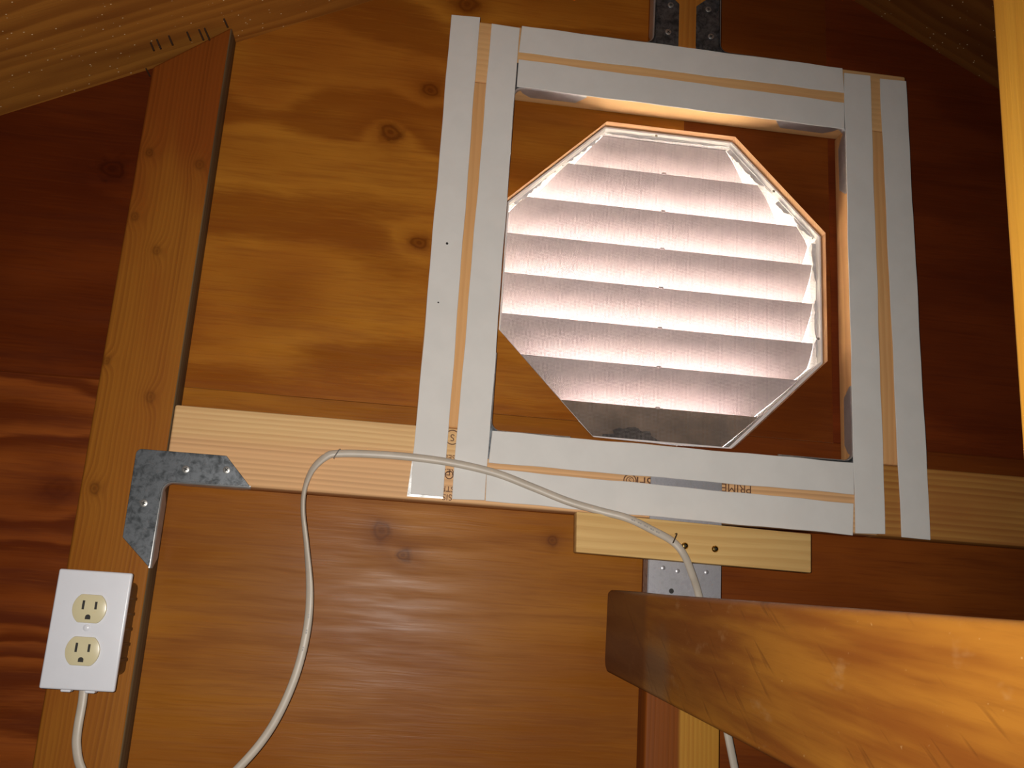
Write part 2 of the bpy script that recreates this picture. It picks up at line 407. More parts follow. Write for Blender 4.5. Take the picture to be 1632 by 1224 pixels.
# ---------------------------------------------------------------- the shed: gable wall, roof, other walls
D = 0.089
YW = 0.038                         # plywood face behind the framing face
TW = 0.016
FLOOR = -1.75
APX, SL = 0.704, 0.525
APZ = 0.9127
def roof_z(x): return APZ - SL * abs(x - APX)
XL, XR = -1.35, 2.758
YR = -4.0
SEAM = 0.1192
OCX, OCZ, OCA = 0.6826, 0.3199, 0.2195
OCS = OCA * math.tan(math.pi / 8)
def octagon(a, cx=OCX, cz=OCZ):
    s = a * math.tan(math.pi / 8)
    return [(cx - s, cz - a), (cx + s, cz - a), (cx + a, cz - s), (cx + a, cz + s), (cx + s, cz + a), (cx - s, cz + a), (cx - a, cz + s), (cx - a, cz - s)]

gable = tag(empty('wall_gable', (APX, YW, FLOOR)), kind='structure')
G = 0.0
OV = 0.03
def panel(pts, mat, bevel=0.0012):
    o = fin('plywood_panel', prism(pts, YW, YW + TW), mat, gable, bevel, 1)
    o.data.materials.append(M['ply_core'])
    for p_ in o.data.polygons:
        if abs(p_.normal.y) < 0.3: p_.material_index = 1
    return o
XA, XB = 0.045, 0.9075
panel([(XL, SEAM + G), (XA - G, SEAM + G), (XA - G, roof_z(XA) + OV), (XL, roof_z(XL) + OV + .05)] if roof_z(XL) > SEAM else
      [((SEAM - APZ) / SL + APX - .05, SEAM + G), (XA - G, SEAM + G), (XA - G, roof_z(XA) + OV)], M['ply_left'])
panel([(XL, FLOOR), (XA - G, FLOOR), (XA - G, SEAM - G), ((SEAM - APZ) / SL + APX - .03, SEAM - G), (XL, roof_z(XL) + OV)], M['ply_lowleft'])
XC = 0.70
panel([(XA + G, FLOOR), (XC - G, FLOOR), (XC - G, SEAM - G - 0.021), (OCX - OCS, OCZ - OCA), (OCX - OCS - 0.0197, SEAM - G), (XA + G, SEAM - G)], M['ply_low'])
panel([(XC + G, FLOOR), (XR, FLOOR), (XR, roof_z(XR) + OV), (APX + (APZ - SEAM) / SL + .03, SEAM - G), (OCX + OCS + 0.0197, SEAM - G), (OCX + OCS, OCZ - OCA), (XC + G, SEAM - G - 0.021)], M['ply_lowright'])
# upper middle sheet with the octagonal hole (two halves of one sheet cut around the hole, welded)
O = octagon(OCA)
zt_ = lambda x: roof_z(x) + OV
panel([(XA, SEAM), (OCX - OCS - 0.0197, SEAM), O[7], O[6], O[5], (XC, O[5][1]), (XC, zt_(XC)), (XA, zt_(XA))], M['ply_mid'], 0)
panel([(OCX + OCS + 0.0197, SEAM), (XB, SEAM), (XB, zt_(XB)), (APX, zt_(APX)), (XC, zt_(XC)), (XC, O[4][1]), O[4], O[3], O[2]], M['ply_midright'], 0)
panel([(XB + G, SEAM + G), (APX + (APZ - SEAM) / SL + .05, SEAM + G), (XB + G, roof_z(XB) + OV)], M['ply_right'])

def structure(name, bm, mat): return tag(fin(name, bm, mat, smooth=False), kind='structure')
def roof(name, sgn):
    x1 = XL - 0.12 if sgn < 0 else XR + 0.12
    z1 = APZ - SL * abs(x1 - APX)
    t = 0.02
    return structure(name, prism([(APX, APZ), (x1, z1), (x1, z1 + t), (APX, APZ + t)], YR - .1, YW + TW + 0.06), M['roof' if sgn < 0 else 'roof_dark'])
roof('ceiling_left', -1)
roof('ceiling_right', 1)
structure('wall_left', bx(XL - .03, XL, YR, YW + TW, FLOOR, roof_z(XL) + .02), M['ply_edge'])
structure('wall_right', bx(XR, XR + .03, YR, YW + TW, FLOOR, roof_z(XR) + .02), M['ply_edge'])
structure('wall_rear', prism([(XL, FLOOR), (XR, FLOOR), (XR, roof_z(XR)), (APX, APZ + .01), (XL, roof_z(XL))], YR - .03, YR), M['ply_edge'])
structure('floor', bx(XL - .03, XR + .03, YR - .03, YW + TW, FLOOR - .05, FLOOR), M['floor'])

M['ground'] = plain('dry_lawn', (0.24, 0.24, 0.15), 0.95, mott=0.2, scale=3)
structure('ground', bx(-14, 16, YW + TW + .03, 26, FLOOR - .35, FLOOR - .25), M['ground'])

# ---------------------------------------------------------------- framing lumber
EB = 0.0028
zt0, zt1 = 0.5183, 0.5886
o = fin('wall_stud', prism([(0, FLOOR), (D, FLOOR), (D, zt1), (0, zt0)], 0.0, YW - .0003), M['stud'], None, 0.004, 4)
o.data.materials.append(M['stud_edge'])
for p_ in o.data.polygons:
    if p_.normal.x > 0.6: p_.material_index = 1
tag(o, 'amber varnished wooden stud carrying the white outlet and the L-shaped bracket', 'stud')
zb = 0.0
railz = (0.0, D)
RX0, RX1, RXM = D + 0.0006, 1.62, 0.946
rail = fin('wall_rail', bx(RX0, RXM, 0.0, YW - .0003, *railz), M['rail'], None, EB, 3)
tag(rail, 'new pale pine rail running level from the left stud under the vent frame', 'rail')
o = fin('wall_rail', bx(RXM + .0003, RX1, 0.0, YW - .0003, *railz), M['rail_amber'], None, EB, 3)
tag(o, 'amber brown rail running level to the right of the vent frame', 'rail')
SX0, SX1 = 0.6588, 0.7468
o = fin('wall_stud', bx(SX0, SX1, 0.0, YW - .0003, FLOOR, -0.0006), M['stud_low'], None, EB, 3)
tag(o, 'wooden stud below the vent frame, behind the tapered joist end', 'stud')
FT = 0.6421
UX0, UX1 = 0.6445, 0.7365
o = fin('wall_stud', prism([(UX0, FT + .0006), (UX1, FT + .0006), (UX1, roof_z(UX1) - .003), (APX, APZ - .003), (UX0, roof_z(UX0) - .003)], 0.0, YW - .0003), M['stud_mid'], None, EB, 3)
tag(o, 'short wooden stud between two metal plates above the vent frame', 'stud')

# square frame round the vent
FX0, FX1 = 0.3688, 1.0057
frame = empty('vent_frame', (OCX, 0.019, D))
tag(frame, 'square pine frame around the octagonal vent, faced with eight off-white strips', 'frame')
fin('frame_board', bx(FX0, FX0 + D, 0, YW - .0003, D + .0005, FT - D - .0005), M['frame'], frame, EB, 3)
fin('frame_board', bx(FX1 - D, FX1, 0, YW - .0003, D + .0005, FT - D - .0005), M['frame'], frame, EB, 3)
fin('frame_board', bx(FX0, FX1, 0, YW - .0003, FT - D, FT), M['frame_top'], frame, EB, 3)

def strip(corners, label, back=0.0):
    """paper-faced strip; four photo corners TL TR BR BL on the framing face"""
    C = [at(x, y, -0.002) for x, y in corners]
    long_v = (C[3] - C[0]).length > (C[1] - C[0]).length
    N = 28
    ring = []
    rnd = random.Random(hash(label) % 1000 if False else len(label))
    w1, w2 = rnd.random() * 6, rnd.random() * 6
    A, B = ((C[0], C[3]), (C[1], C[2])) if long_v else ((C[0], C[1]), (C[3], C[2]))
    ea, eb = [], []
    for i in range(N + 1):
        t = i / N
        j = lambda w: 0.00035 * (math.sin(t * 17 + w) + 0.7 * math.sin(t * 41 + w * 2))
        pa = A[0].lerp(A[1], t); pb = B[0].lerp(B[1], t)
        dv = (pb - pa).normalized()
        ea.append(pa + dv * j(w1)); eb.append(pb + dv * j(w2))
    poly = ea + eb[::-1]
    bm = bmesh.new()
    y0, y1 = -0.0031 - back, -0.0013 - back
    fa = [bm.verts.new((p.x, y0, p.z)) for p in ea]; fb = [bm.verts.new((p.x, y0, p.z)) for p in eb]
    ga = [bm.verts.new((p.x, y1, p.z)) for p in ea]; gb = [bm.verts.new((p.x, y1, p.z)) for p in eb]
    for i in range(N):
        bm.faces.new((fa[i], fa[i + 1], fb[i + 1], fb[i]))
        bm.faces.new((ga[i], gb[i], gb[i + 1], ga[i + 1]))
        bm.faces.new((fa[i], ga[i], ga[i + 1], fa[i + 1]))
        bm.faces.new((fb[i], fb[i + 1], gb[i + 1], gb[i]))
    bm.faces.new((fa[0], fb[0], gb[0], ga[0])); bm.faces.new((fa[N], ga[N], gb[N], fb[N]))
    o = fin('facing_strip', bm, M['strip'], frame, 0.0004, 1)
    o['label'] = label
    return o
S = {}
S['lo'] = strip([(719.5, 24), (764.8, 28), (706.7, 791.8), (654, 787)], 'outer off-white strip on the left upright')
S['li'] = strip([(783.5, 38), (828, 45), (772.7, 797.5), (719.7, 795.5)], 'inner off-white strip on the left upright')
S['to'] = strip([(831.6, 41.8), (1342.4, 109), (1345, 148), (826.8, 83.5)], 'outer off-white strip along the top')
S['ti'] = strip([(826.6, 95), (1345, 164), (1345.6, 206), (823.5, 138.5)], 'inner off-white strip along the top')
S['ri'] = strip([(1344.8, 116.5), (1386.6, 121), (1411, 851.5), (1362.8, 850)], 'inner off-white strip on the right upright')
S['ro'] = strip([(1402, 125.7), (1443.5, 129.7), (1483, 860.7), (1436.4, 856)], 'outer off-white strip on the right upright')
S['bi'] = strip([(784.4, 686.6), (1360, 737.6), (1360.7, 788), (778.6, 737.6)], 'inner off-white strip along the bottom')
S['bo'] = strip([(776, 746.7), (1360, 802.5), (1358.8, 852.8), (773.6, 798.4)], 'outer off-white strip along the bottom')
# shiny foil that peeps out below and beside the outer left strip
C = [at(x, y, -0.0006) for x, y in ((665, 676), (700, 680), (706, 795), (648.5, 791))]
o = fin('foil_liner', prism([(p.x, p.z) for p in C], -0.0005, -0.0001), M['foil'], frame)
o['label'] = 'thin silvery foil showing at the strip edge'
# little dark specks stuck on the outer left strip
for px, py, rr in ((712.5, 388, .0017), (698.5, 482, .0011)):
    p = at(px, py, -0.0031)
    fin('dark_speck', lathe([(rr, 0), (rr * .8, -.0005), (0, -.0007)], 8, c=(p.x, -0.0031, p.z)), M['dark_slot'], frame)

# ---------------------------------------------------------------- lumber grade stamp on the rail
def stamp(text, px, py, size, angle, name='grade_stamp', parent=rail, mirror=False):
    cu = bpy.data.curves.new(name, 'FONT')
    cu.body = text; cu.size = size; cu.align_x = 'CENTER'; cu.align_y = 'CENTER'
    cu.extrude = 0.00005
    t = bpy.data.objects.new(name, cu); col.objects.link(t)
    p = at(px, py, 0.0)
    t.matrix_world = Matrix.Translation((p.x, -0.0002, p.z)) @ Matrix.Rotation(math.radians(angle), 4, 'Y') @ Matrix.Rotation(math.pi / 2, 4, 'X')
    bpy.context.view_layer.update()
    me = bpy.data.meshes.new_from_object(t.evaluated_get(bpy.context.evaluated_depsgraph_get()))
    me.transform(t.matrix_world)
    bpy.data.objects.remove(t)
    me.materials.clear()
    return link(name, me, M['ink'], parent)
def ink_ring(px, py, r0, w, parent=rail):
    p = at(px, py, 0.0)
    path = [(p.x + r0 * math.cos(a), -0.0002, p.z + r0 * math.sin(a)) for a in [2 * math.pi * i / 24 for i in range(24)]]
    fin('grade_stamp', sweep(path, [(-w, -.00005), (w, -.00005), (w, .00005), (-w, .00005)], closed=True), M['ink'], parent)
def stamps():
    ink_ring(1004, 766, .0076, .0007); ink_ring(1004, 766, .0045, .0005)
    stamp('S', 1004, 766, .009, 180)
    stamp('SFI', 1027, 768, .0185, 180)
    stamp('PRIME', 1174, 778, .0145, 180)
    ink_ring(721, 697, .0085, .0006); stamp('S', 721, 697, .012, 180)
    stamp('SEL', 717, 729, .0095, 180)
    stamp('RES', 716, 752, .0115, 180); ink_ring(716, 757, .0045, .0006)
    stamp('STR', 713.5, 779, .0095, 180)
    stamp('SIS', 712.5, 792, .0105, 180)
stamps()

# ---------------------------------------------------------------- metal corner brackets
def bracket_meshes():
    """inner corner at the origin, legs along +x and -z, plate on the wall side of y = 0, flange going +y"""
    R_, w, cut, tip, t = 0.012, 0.0345, 0.066, 0.0975, 0.0012
    arc = [(R_ - R_ * math.sin(a), -R_ + R_ * math.cos(a)) for a in [math.pi / 2 * i / 6 for i in range(7)]]  # from (R,0) to (0,-R)
    ro = 0.006
    oc = [(-w + ro - ro * math.sin(a), w - ro + ro * math.cos(a)) for a in [math.pi / 2 * i / 4 for i in range(5)]]
    pts = [(cut, w)] + oc + [(-w, -cut), (-0.0006, -tip)] + arc[::-1] + [(tip, 0.0006)]
    bm = prism(pts, -t, 0)
    bmesh.ops.recalc_face_normals(bm, faces=bm.faces)
    plate = bmesh.new()
    plate = bm
    # flange: follows the inner edge, rolled over with a small radius
    inner = [(tip, 0.0)] + [(tip - 0.012, 0.0), (R_ + .012, 0.0)] + arc + [(0.0, -R_ - .012), (0.0, -tip + 0.012), (0.0, -tip)]
    dep = [0.004, 0.020, 0.021] + [0.021 if i in () else 0.006 for i in range(7)] + [0.021, 0.020, 0.004]
    dep[3] = 0.012; dep[9] = 0.012
    rr = 0.0030
    fb = bmesh.new()
    rows = []
    for (p, dd) in zip(inner, dep):
        i = inner.index(p)
        a = inner[max(i - 1, 0)]; b = inner[min(i + 1, len(inner) - 1)]
        tx, tz = b[0] - a[0], b[1] - a[1]; L = math.hypot(tx, tz); tx, tz = tx / L, tz / L
        nx, nz = (-tz, tx)                      # points to the open side (+x, -z)
        if nx * 1 + nz * -1 < 0: nx, nz = -nx, -nz
        prof = [(-0.002, -t)] + [(-rr + rr * math.sin(k) + .0016, -t + rr - rr * math.cos(k)) for k in [math.pi / 2 * q / 4 for q in range(5)]] + [(0.0016, max(dd, rr - t + .0005)), (0.0004, max(dd, rr - t + .0005)), (0.0004, 0.0002), (-0.002, -0.0001)]
        rows.append([fb.verts.new((p[0] + nx * s, y, p[1] + nz * s)) for s, y in prof])
    k = len(rows[0])
    for A, B in zip(rows, rows[1:]):
        for j in range(k): fb.faces.new((A[j], A[(j + 1) % k], B[(j + 1) % k], B[j]))
    fb.faces.new(rows[0]); fb.faces.new(rows[-1][::-1])
    out = []
    for nm, b_, bev in (('plate', plate, 0.0004), ('flange', fb, 0)):
        o = fin(nm, b_, M['zinc' if nm == 'plate' else 'zinc_bend'], None, bev, 1, True, 30)
        me = o.data; bpy.data.objects.remove(o); out.append(me)
    return out
BR_PLATE, BR_FLANGE = bracket_meshes()
def screw_mesh(r, mat, name='screw'):
    bm = lathe([(r, 0.0), (r, -.0004), (r * .93, -.0006), (0, -.0007)], 16)
    o = fin(name, bm, mat); me = o.data; bpy.data.objects.remove(o); return me
def cross_mesh(r):
    bm = bx(-r * .55, r * .55, -.0009, -.0005, -r * .14, r * .14); bx(-r * .14, r * .14, -.0009, -.0005, -r * .55, r * .55, bm)
    o = fin('cross_slot', bm, M['dark_slot'], smooth=False); me = o.data; bpy.data.objects.remove(o); return me
SCREW, CROSS = screw_mesh(.0042, M['screw']), cross_mesh(.0042)
ZSCREW = screw_mesh(.0042, M['zinc2'])

def screws_on(parent, places, yf):
    for (x, z, rot) in places:
        s = link('screw', SCREW, None, parent)
        s.matrix_world = Matrix.Translation((x, yf, z))
        s.matrix_basis = Matrix.Translation((x, yf, z)) if parent else s.matrix_basis
        c = bpy.data.objects.new('cross_slot', CROSS); col.objects.link(c)
        c.parent = s; c.rotation_euler = (0, math.radians(rot), 0)

def bracket(name, ix, iz, sx, sz, label, screws=(), yf=0.0):
    e = empty(name, (ix, yf, iz))
    tag(e, label, 'bracket', 'galvanised corner brackets')
    for nm, me in (('plate', BR_PLATE), ('flange', BR_FLANGE)):
        o = bpy.data.objects.new(nm, me if (sx, sz) == (1, 1) else me.copy())
        if (sx, sz) != (1, 1):
            o.data.transform(Matrix.Diagonal((sx, 1, sz, 1)))
            if sx * sz < 0: o.data.flip_normals()
        col.objects.link(o); o.parent = e
    for (px, py, rot) in screws:
        p = at(px, py, yf - .0012)
        s = bpy.data.objects.new('screw', SCREW); col.objects.link(s); s.parent = e
        s.location = (p.x - ix, -.0012, p.z - iz)
        c = bpy.data.objects.new('cross_slot', CROSS); col.objects.link(c); c.parent = s; c.rotation_euler = (0, math.radians(rot), 0)
    return e
bracket('corner_bracket', D + .0006, -0.0006, 1, 1, 'mottled grey L-shaped bracket joining the left stud to the pale rail', [(296, 748, 20), (361, 749, 40), (229, 802, 10)])
bracket('corner_bracket', FX0 + D + .0006, FT - D - .0006, 1, 1, 'corner bracket in the upper left corner of the frame opening')
bracket('corner_bracket', FX1 - D - .0006, FT - D - .0006, -1, 1, 'corner bracket in the upper right corner of the frame opening')
bracket('corner_bracket', FX0 + D + .0006, D + .0006, 1, -1, 'corner bracket in the lower left corner of the frame opening')
bracket('corner_bracket', FX1 - D - .0006, D + .0006, -1, -1, 'corner bracket in the lower right corner of the frame opening')
bracket('corner_bracket', UX0 - .0006, FT + .0006, -1, -1, 'dark metal bracket on the left edge of the stud above the frame', [(1069, 8, 0), (1065, 51, 30)])
bracket('corner_bracket', UX1 + .0006, FT + .0006, 1, -1, 'dark metal bracket on the right edge of the stud above the frame', [(1129, 15, 15), (1133, 58, 50)])

# nail plate joining rail and lower stud
npz = [at(1033, 948, 0).z - .004, 0.068]
e = empty('mending_plate', (0.7, 0, npz[0]))
tag(e, 'bright galvanised plate joining the rail to the stud under the pale batten', 'metal plate')
fin('plate', bx(SX0 - .0022, SX1 - .0008, -.0013, -.0001, *npz), M['zinc2'], e, .0004, 1)
fin('flange', bx(SX0 - .0026, SX0 - .0011, -.0013, .02, npz[0], -.002), M['zinc2'], e, .0003, 1)
hole = fin('nail_hole', lathe([(.0030, 0), (.0030, -.0003), (0, -.0004)], 12), M['dark_slot']); HOLE = hole.data; bpy.data.objects.remove(hole)
for px, py in ((1057, 905), (1080, 910), (1126, 912), (1106, 930), (1070, 942)):
    p = at(px, py, -.0013)
    s = bpy.data.objects.new('screw' if py < 940 else 'nail_hole', ZSCREW if py < 940 else HOLE); col.objects.link(s); s.parent = e
    s.matrix_parent_inverse = WORLD_OF[e.name].inverted(); s.location = (p.x, -.0013, p.z)
    if py < 940: s.scale = (.62, .7, .62)

# pale batten with two brass screws
BF = -0.0205
c0, c1 = at(919, 815, BF), at(1293, 851, BF)
c2, c3 = at(1293, 913, BF), at(918, 880, BF)
bt = empty('wood_batten', ((c0.x + c1.x) / 2, BF, c3.z))
tag(bt, 'short pale wooden batten with two brass screws under the frame', 'batten')
fin('board', prism([(c0.x, c0.z), (c1.x, c1.z), (c2.x, c2.z), (c3.x, c3.z)], BF, -.0015), M['batten'], bt, .0014, 2)
bs = fin('brass_screw', lathe([(.0030, .0003), (.0040, -.0008), (.0040, -.0022), (.0028, -.0038), (0, -.0045)], 16), M['brass']); BRASS = bs.data; bpy.data.objects.remove(bs)
for px, py in ((1091, 870), (1139, 875)):
    p = at(px, py, BF)
    s = bpy.data.objects.new('brass_screw', BRASS); col.objects.link(s); s.parent = bt
    s.matrix_parent_inverse = WORLD_OF[bt.name].inverted(); s.location = (p.x, BF, p.z)
    c = bpy.data.objects.new('cross_slot', CROSS); col.objects.link(c); c.parent = s; c.location = (0, -.0037, 0); c.scale = (.6, 1, .6)

# ---------------------------------------------------------------- octagonal louvre vent
vent = empty('louvre_vent', (OCX, YW + TW, OCZ - OCA))
tag(vent, 'white octagonal gable vent with horizontal slats, daylight glowing through its screen', 'vent')
VO, VI = OCA - 0.0012, OCA - 0.0036
Y0, Y1 = YW + 0.012, YW + 0.108
bm = bmesh.new()
def ring_band(bm, prof):
    """octagonal turned profile of (apothem, y)"""
    rows = [[bm.verts.new((x, y, z)) for x, z in octagon(a)] for a, y in prof]
    for i in range(len(prof)):
        A, B = rows[i], rows[(i + 1) % len(prof)]
        for j in range(8): bm.faces.new((A[j], A[(j + 1) % 8], B[(j + 1) % 8], B[j]))
ring_band(bm, [(VO, Y0), (VI, Y0), (VI, Y1), (VO, Y1)])
fin('housing', bm, M['vent'], vent, .0004, 1, True, 20)
bm = bmesh.new()
ring_band(bm, [(VO + .0005, YW + TW + .001), (OCA + .035, YW + TW + .001), (OCA + .035, YW + TW + .006), (VO + .0005, YW + TW + .006)])
fin('outer_flange', bm, M['vent'], vent, 0, 1, True, 20)

def half_w(z):
    dz = abs(z - OCZ); s = VI * math.tan(math.pi / 8)
    if dz <= s: return VI
    return max(VI - (dz - s), 0.01)
YS = YW + 0.034
SD, SH = 0.062, 0.066
zs = [OCZ + VI - .0005] + [0.4880, 0.4312, 0.3757, 0.3190, 0.2620, 0.2078, 0.1520]
for si, z0 in enumerate(zs):
    bm = bmesh.new()
    NT_, NX = 9, 14
    rows = []
    for layer in (0, 1):
        L = []
        for i in range(NT_ + 1):
            t = i / NT_
            zc = z0 - SH * (t ** 0.72); yc = YS + SD * t
            zc = max(zc, OCZ - VI + .0008)
            off = -0.0008 if layer == 0 else 0.0008
            hw = half_w(zc) - .0012
            L.append([bm.verts.new((OCX + hw * (2 * j / NX - 1), yc + off * .75, zc + off * .66)) for j in range(NX + 1)])
        rows.append(L)
    for L in rows:
        for i in range(NT_):
            for j in range(NX): bm.faces.new((L[i][j], L[i][j + 1], L[i + 1][j + 1], L[i + 1][j]))
    A, B = rows
    for j in range(NX):
        bm.faces.new((A[0][j], B[0][j], B[0][j + 1], A[0][j + 1])); bm.faces.new((A[NT_][j], A[NT_][j + 1], B[NT_][j + 1], B[NT_][j]))
    for i in range(NT_):
        bm.faces.new((A[i][0], A[i + 1][0], B[i + 1][0], B[i][0])); bm.faces.new((A[i][NX], B[i][NX], B[i + 1][NX], A[i + 1][NX]))
    bmesh.ops.recalc_face_normals(bm, faces=bm.faces)
    s = fin('slat', bm, M['slat'], vent, 0, 1, True, 60)
    if si == 7:                    # dust plus the missing light, both painted on the lowest slat's inner face
        s.data.materials.append(M['slat_dusty_dim'])
        for p_ in s.data.polygons:
            if p_.normal.y < 0.1: p_.material_index = 1
    if si and si < 8:
        bm = bx(OCX - .003, OCX + .003, YS - .0025, YS + .003, z0 - .001, z0 + .0018)
        fin('slat_clip', bm, M['slat'], s, .0006, 1)
# lower closing sill of the housing
fin('sill', bx(OCX - OCS + .004, OCX + OCS - .004, YS + .004, Y1 - .004, OCZ - VI + .0002, OCZ - VI + .0012), M['vent'], vent)

# insect screen: woven wires, clipped to the octagon
YSC = YW + 0.024
bm = bmesh.new()
pitch, wr = 0.00165, 0.00015
def wire(a, b, horiz):
    if horiz: sec = [(0, -wr, 0), (0, 0, wr), (0, wr, 0), (0, 0, -wr)]
    else: sec = [(wr, 0, 0), (0, wr, 0), (-wr, 0, 0), (0, -wr, 0)]
    A = [bm.verts.new((a[0] + q[0], YSC + q[1], a[1] + q[2])) for q in sec]
    B = [bm.verts.new((b[0] + q[0], YSC + q[1], b[1] + q[2])) for q in sec]
    for j in range(4): bm.faces.new((A[j], A[(j + 1) % 4], B[(j + 1) % 4], B[j]))
k = -VI + .001
while k < VI:
    h = half_w(OCZ + k) - .0004
    wire((OCX - h, OCZ + k), (OCX + h, OCZ + k), True)
    wire((OCX + k, OCZ - h), (OCX + k, OCZ + h), False)
    k += pitch
me = bpy.data.meshes.new('insect_screen'); bm.to_mesh(me); bm.free()
tag(link('insect_screen', me, M['screen'], vent), kind='stuff')

# ragged folded hem of the screen round the top and the right, each side a strip of its own
def hem(i, a0, a1, seed, wmin, wmax, inner=VI - .0006):
    P = octagon(inner)
    p, q = Vector((P[i][0], P[i][1])), Vector((P[(i + 1) % 8][0], P[(i + 1) % 8][1]))
    ctr = Vector((OCX, OCZ)); rnd = random.Random(seed)
    N = 26
    bm = bmesh.new(); A, B, A2, B2 = [], [], [], []
    nrm = (ctr - (p + q) / 2).normalized()
    wv = wmin
    for k in range(N + 1):
        t = a0 + (a1 - a0) * k / N
        o_ = p.lerp(q, t)
        wv = min(wmax, max(wmin, wv + (rnd.random() - .5) * (wmax - wmin) * .9))
        i_ = o_ + nrm * wv
        jy = (rnd.random() - .5) * .002
        A.append(bm.verts.new((o_.x, YSC - .0008, o_.y))); B.append(bm.verts.new((i_.x, YSC - .0016 + jy, i_.y)))
        A2.append(bm.verts.new((o_.x, YSC - .0004, o_.y))); B2.append(bm.verts.new((i_.x, YSC - .0012 + jy, i_.y)))
    for k in range(N):
        bm.faces.new((A[k], A[k + 1], B[k + 1], B[k])); bm.faces.new((A2[k], B2[k], B2[k + 1], A2[k + 1]))
        bm.faces.new((B[k], B[k + 1], B2[k + 1], B2[k])); bm.faces.new((A[k], A2[k], A2[k + 1], A[k + 1]))
    fin('screen_hem', bm, M['scrap'], vent)
hem(2, .05, .97, 1, .001, .006)      # right
hem(3, .02, .42, 2, .001, .007)      # upper right slope
hem(3, .50, .98, 3, .001, .007)
hem(4, .02, .98, 4, .0005, .0028)    # top
hem(5, .05, .45, 5, .0005, .005)     # upper left slope
hem(5, .52, .95, 6, .0005, .005)
hem(7, .1, .96, 8, .0002, .0026)     # lower left slope
hem(1, .15, .9, 9, .0002, .0022)     # lower right slope
# staples holding the screen
for px, py in ((884, 262), (1233, 305), (891, 648), (1217, 676), (1046, 217), (1304, 540), (818, 560)):
    p = at(px, py, Y0 - .0002)
    fin('staple', lathe([(.0020, .0005), (.0020, -.0006), (.0012, -.0014), (0, -.0016)], 10, c=(p.x, Y0 - .0002, p.z)), M['screw'], vent)

# clump of dirt on the vent bottom
rnd = random.Random(5)
bm = bmesh.new()
bmesh.ops.create_icosphere(bm, subdivisions=3, radius=1.0)
for v in bm.verts:
    k = 1 + .35 * math.sin(v.co.x * 7 + 1) * math.cos(v.co.z * 6) + .18 * math.sin(v.co.y * 13 + v.co.x * 9)
    v.co = Vector((v.co.x * .034 * k, v.co.y * .006, max(v.co.z, -.25) * .016 * k))
p = at(1005, 712, YS + .012)
bmesh.ops.translate(bm, verts=bm.verts, vec=(p.x, YS + .0165, OCZ - VI + .0055))
o = fin('debris_clump', bm, M['debris'])
tag(o, 'dark dusty clump of debris lying at the bottom of the vent', 'debris')

# ---------------------------------------------------------------- outlet box
PF = -0.0540
ol = empty('wall_outlet', (0.048, 0, -0.228))
tag(ol, 'white duplex wall outlet with two ivory sockets on the left stud', 'outlet')
q = [at(98, 904.5, PF), at(214, 915.5, PF), at(178.5, 1104.5, PF), at(57.5, 1096, PF)]
ox0, ox1 = (q[0].x + q[3].x) / 2, (q[1].x + q[2].x) / 2
oz1, oz0 = (q[0].z + q[1].z) / 2, (q[2].z + q[3].z) / 2
ang = (q[1].z - q[0].z + q[2].z - q[3].z) / 2 / (ox1 - ox0)
ocx, ocz = (ox0 + ox1) / 2, (oz0 + oz1) / 2
hw, hh = (ox1 - ox0) / 2, (oz1 - oz0) / 2
bm = bx(ocx - hw, ocx + hw, PF, PF + .0062, ocz - hh, ocz + hh)
plate = fin('cover_plate', bm, M['plate'], ol, .0022, 4)
# box behind, with ribs
bm = bx(ocx - hw + .010, ocx + hw - .0045, PF + .005, -.0005, ocz - hh + .014, ocz + hh - .009)
fin('box', bm, M['black'], ol, .006, 3)
for k in range(5):
    zz = ocz - hh + .028 + k * .016
    bm = bx(ocx + hw - .0050, ocx + hw - .0032, PF + .012, -.006, zz, zz + .004)
    fin('box_rib', bm, M['black'], ol, .0008, 1)
for dx in (-.012, .012):
    fin('mounting_tab', bx(ocx + dx - .005, ocx + dx + .005, PF + .004, PF + .014, ocz - hh - .0025, ocz - hh + .002), M['plate'], ol, .0008, 1)
fin('plate_screw', lathe([(.0036, .0005), (.0036, -.0006), (.0024, -.0014), (0, -.0017)], 14, c=(ocx, PF, ocz + .002)), M['plate'], plate)
def receptacle(cz):
    pts = []
    r_, fl = .0172, .0144
    for i in range(48):
        a = 2 * math.pi * i / 48
        pts.append((ocx + r_ * math.cos(a), cz + max(-fl, min(fl, r_ * 1.02 * math.sin(a)))))
    uq = []
    for p_ in pts:
        if not uq or (Vector(p_) - Vector(uq[-1])).length > 1e-5: uq.append(p_)
    rc = fin('socket', prism(uq, PF - .0022, PF + .002), M['ivory'], ol, .0009, 2)
    yf = PF - .0022
    for dx, h in ((-.0063, .0046), (.0063, .0039)):
        fin('slot', bx(ocx + dx - .0012, ocx + dx + .0012, yf - .00015, yf + .0005, cz + .0035 - h, cz + .0035 + h), M['dark_slot'], rc)
    gp = [(ocx + .0027 * math.cos(a), cz - .0085 + .0027 * math.sin(a)) for a in [math.pi * i / 8 for i in range(9)]] + [(ocx - .0027, cz - .0108), (ocx + .0027, cz - .0108)]
    fin('ground_hole', prism(gp, yf - .00015, yf + .0005), M['dark_slot'], rc)
pu, pl = at(141.5, 970, PF), at(128, 1037.5, PF)
receptacle(pu.z); receptacle(pl.z)

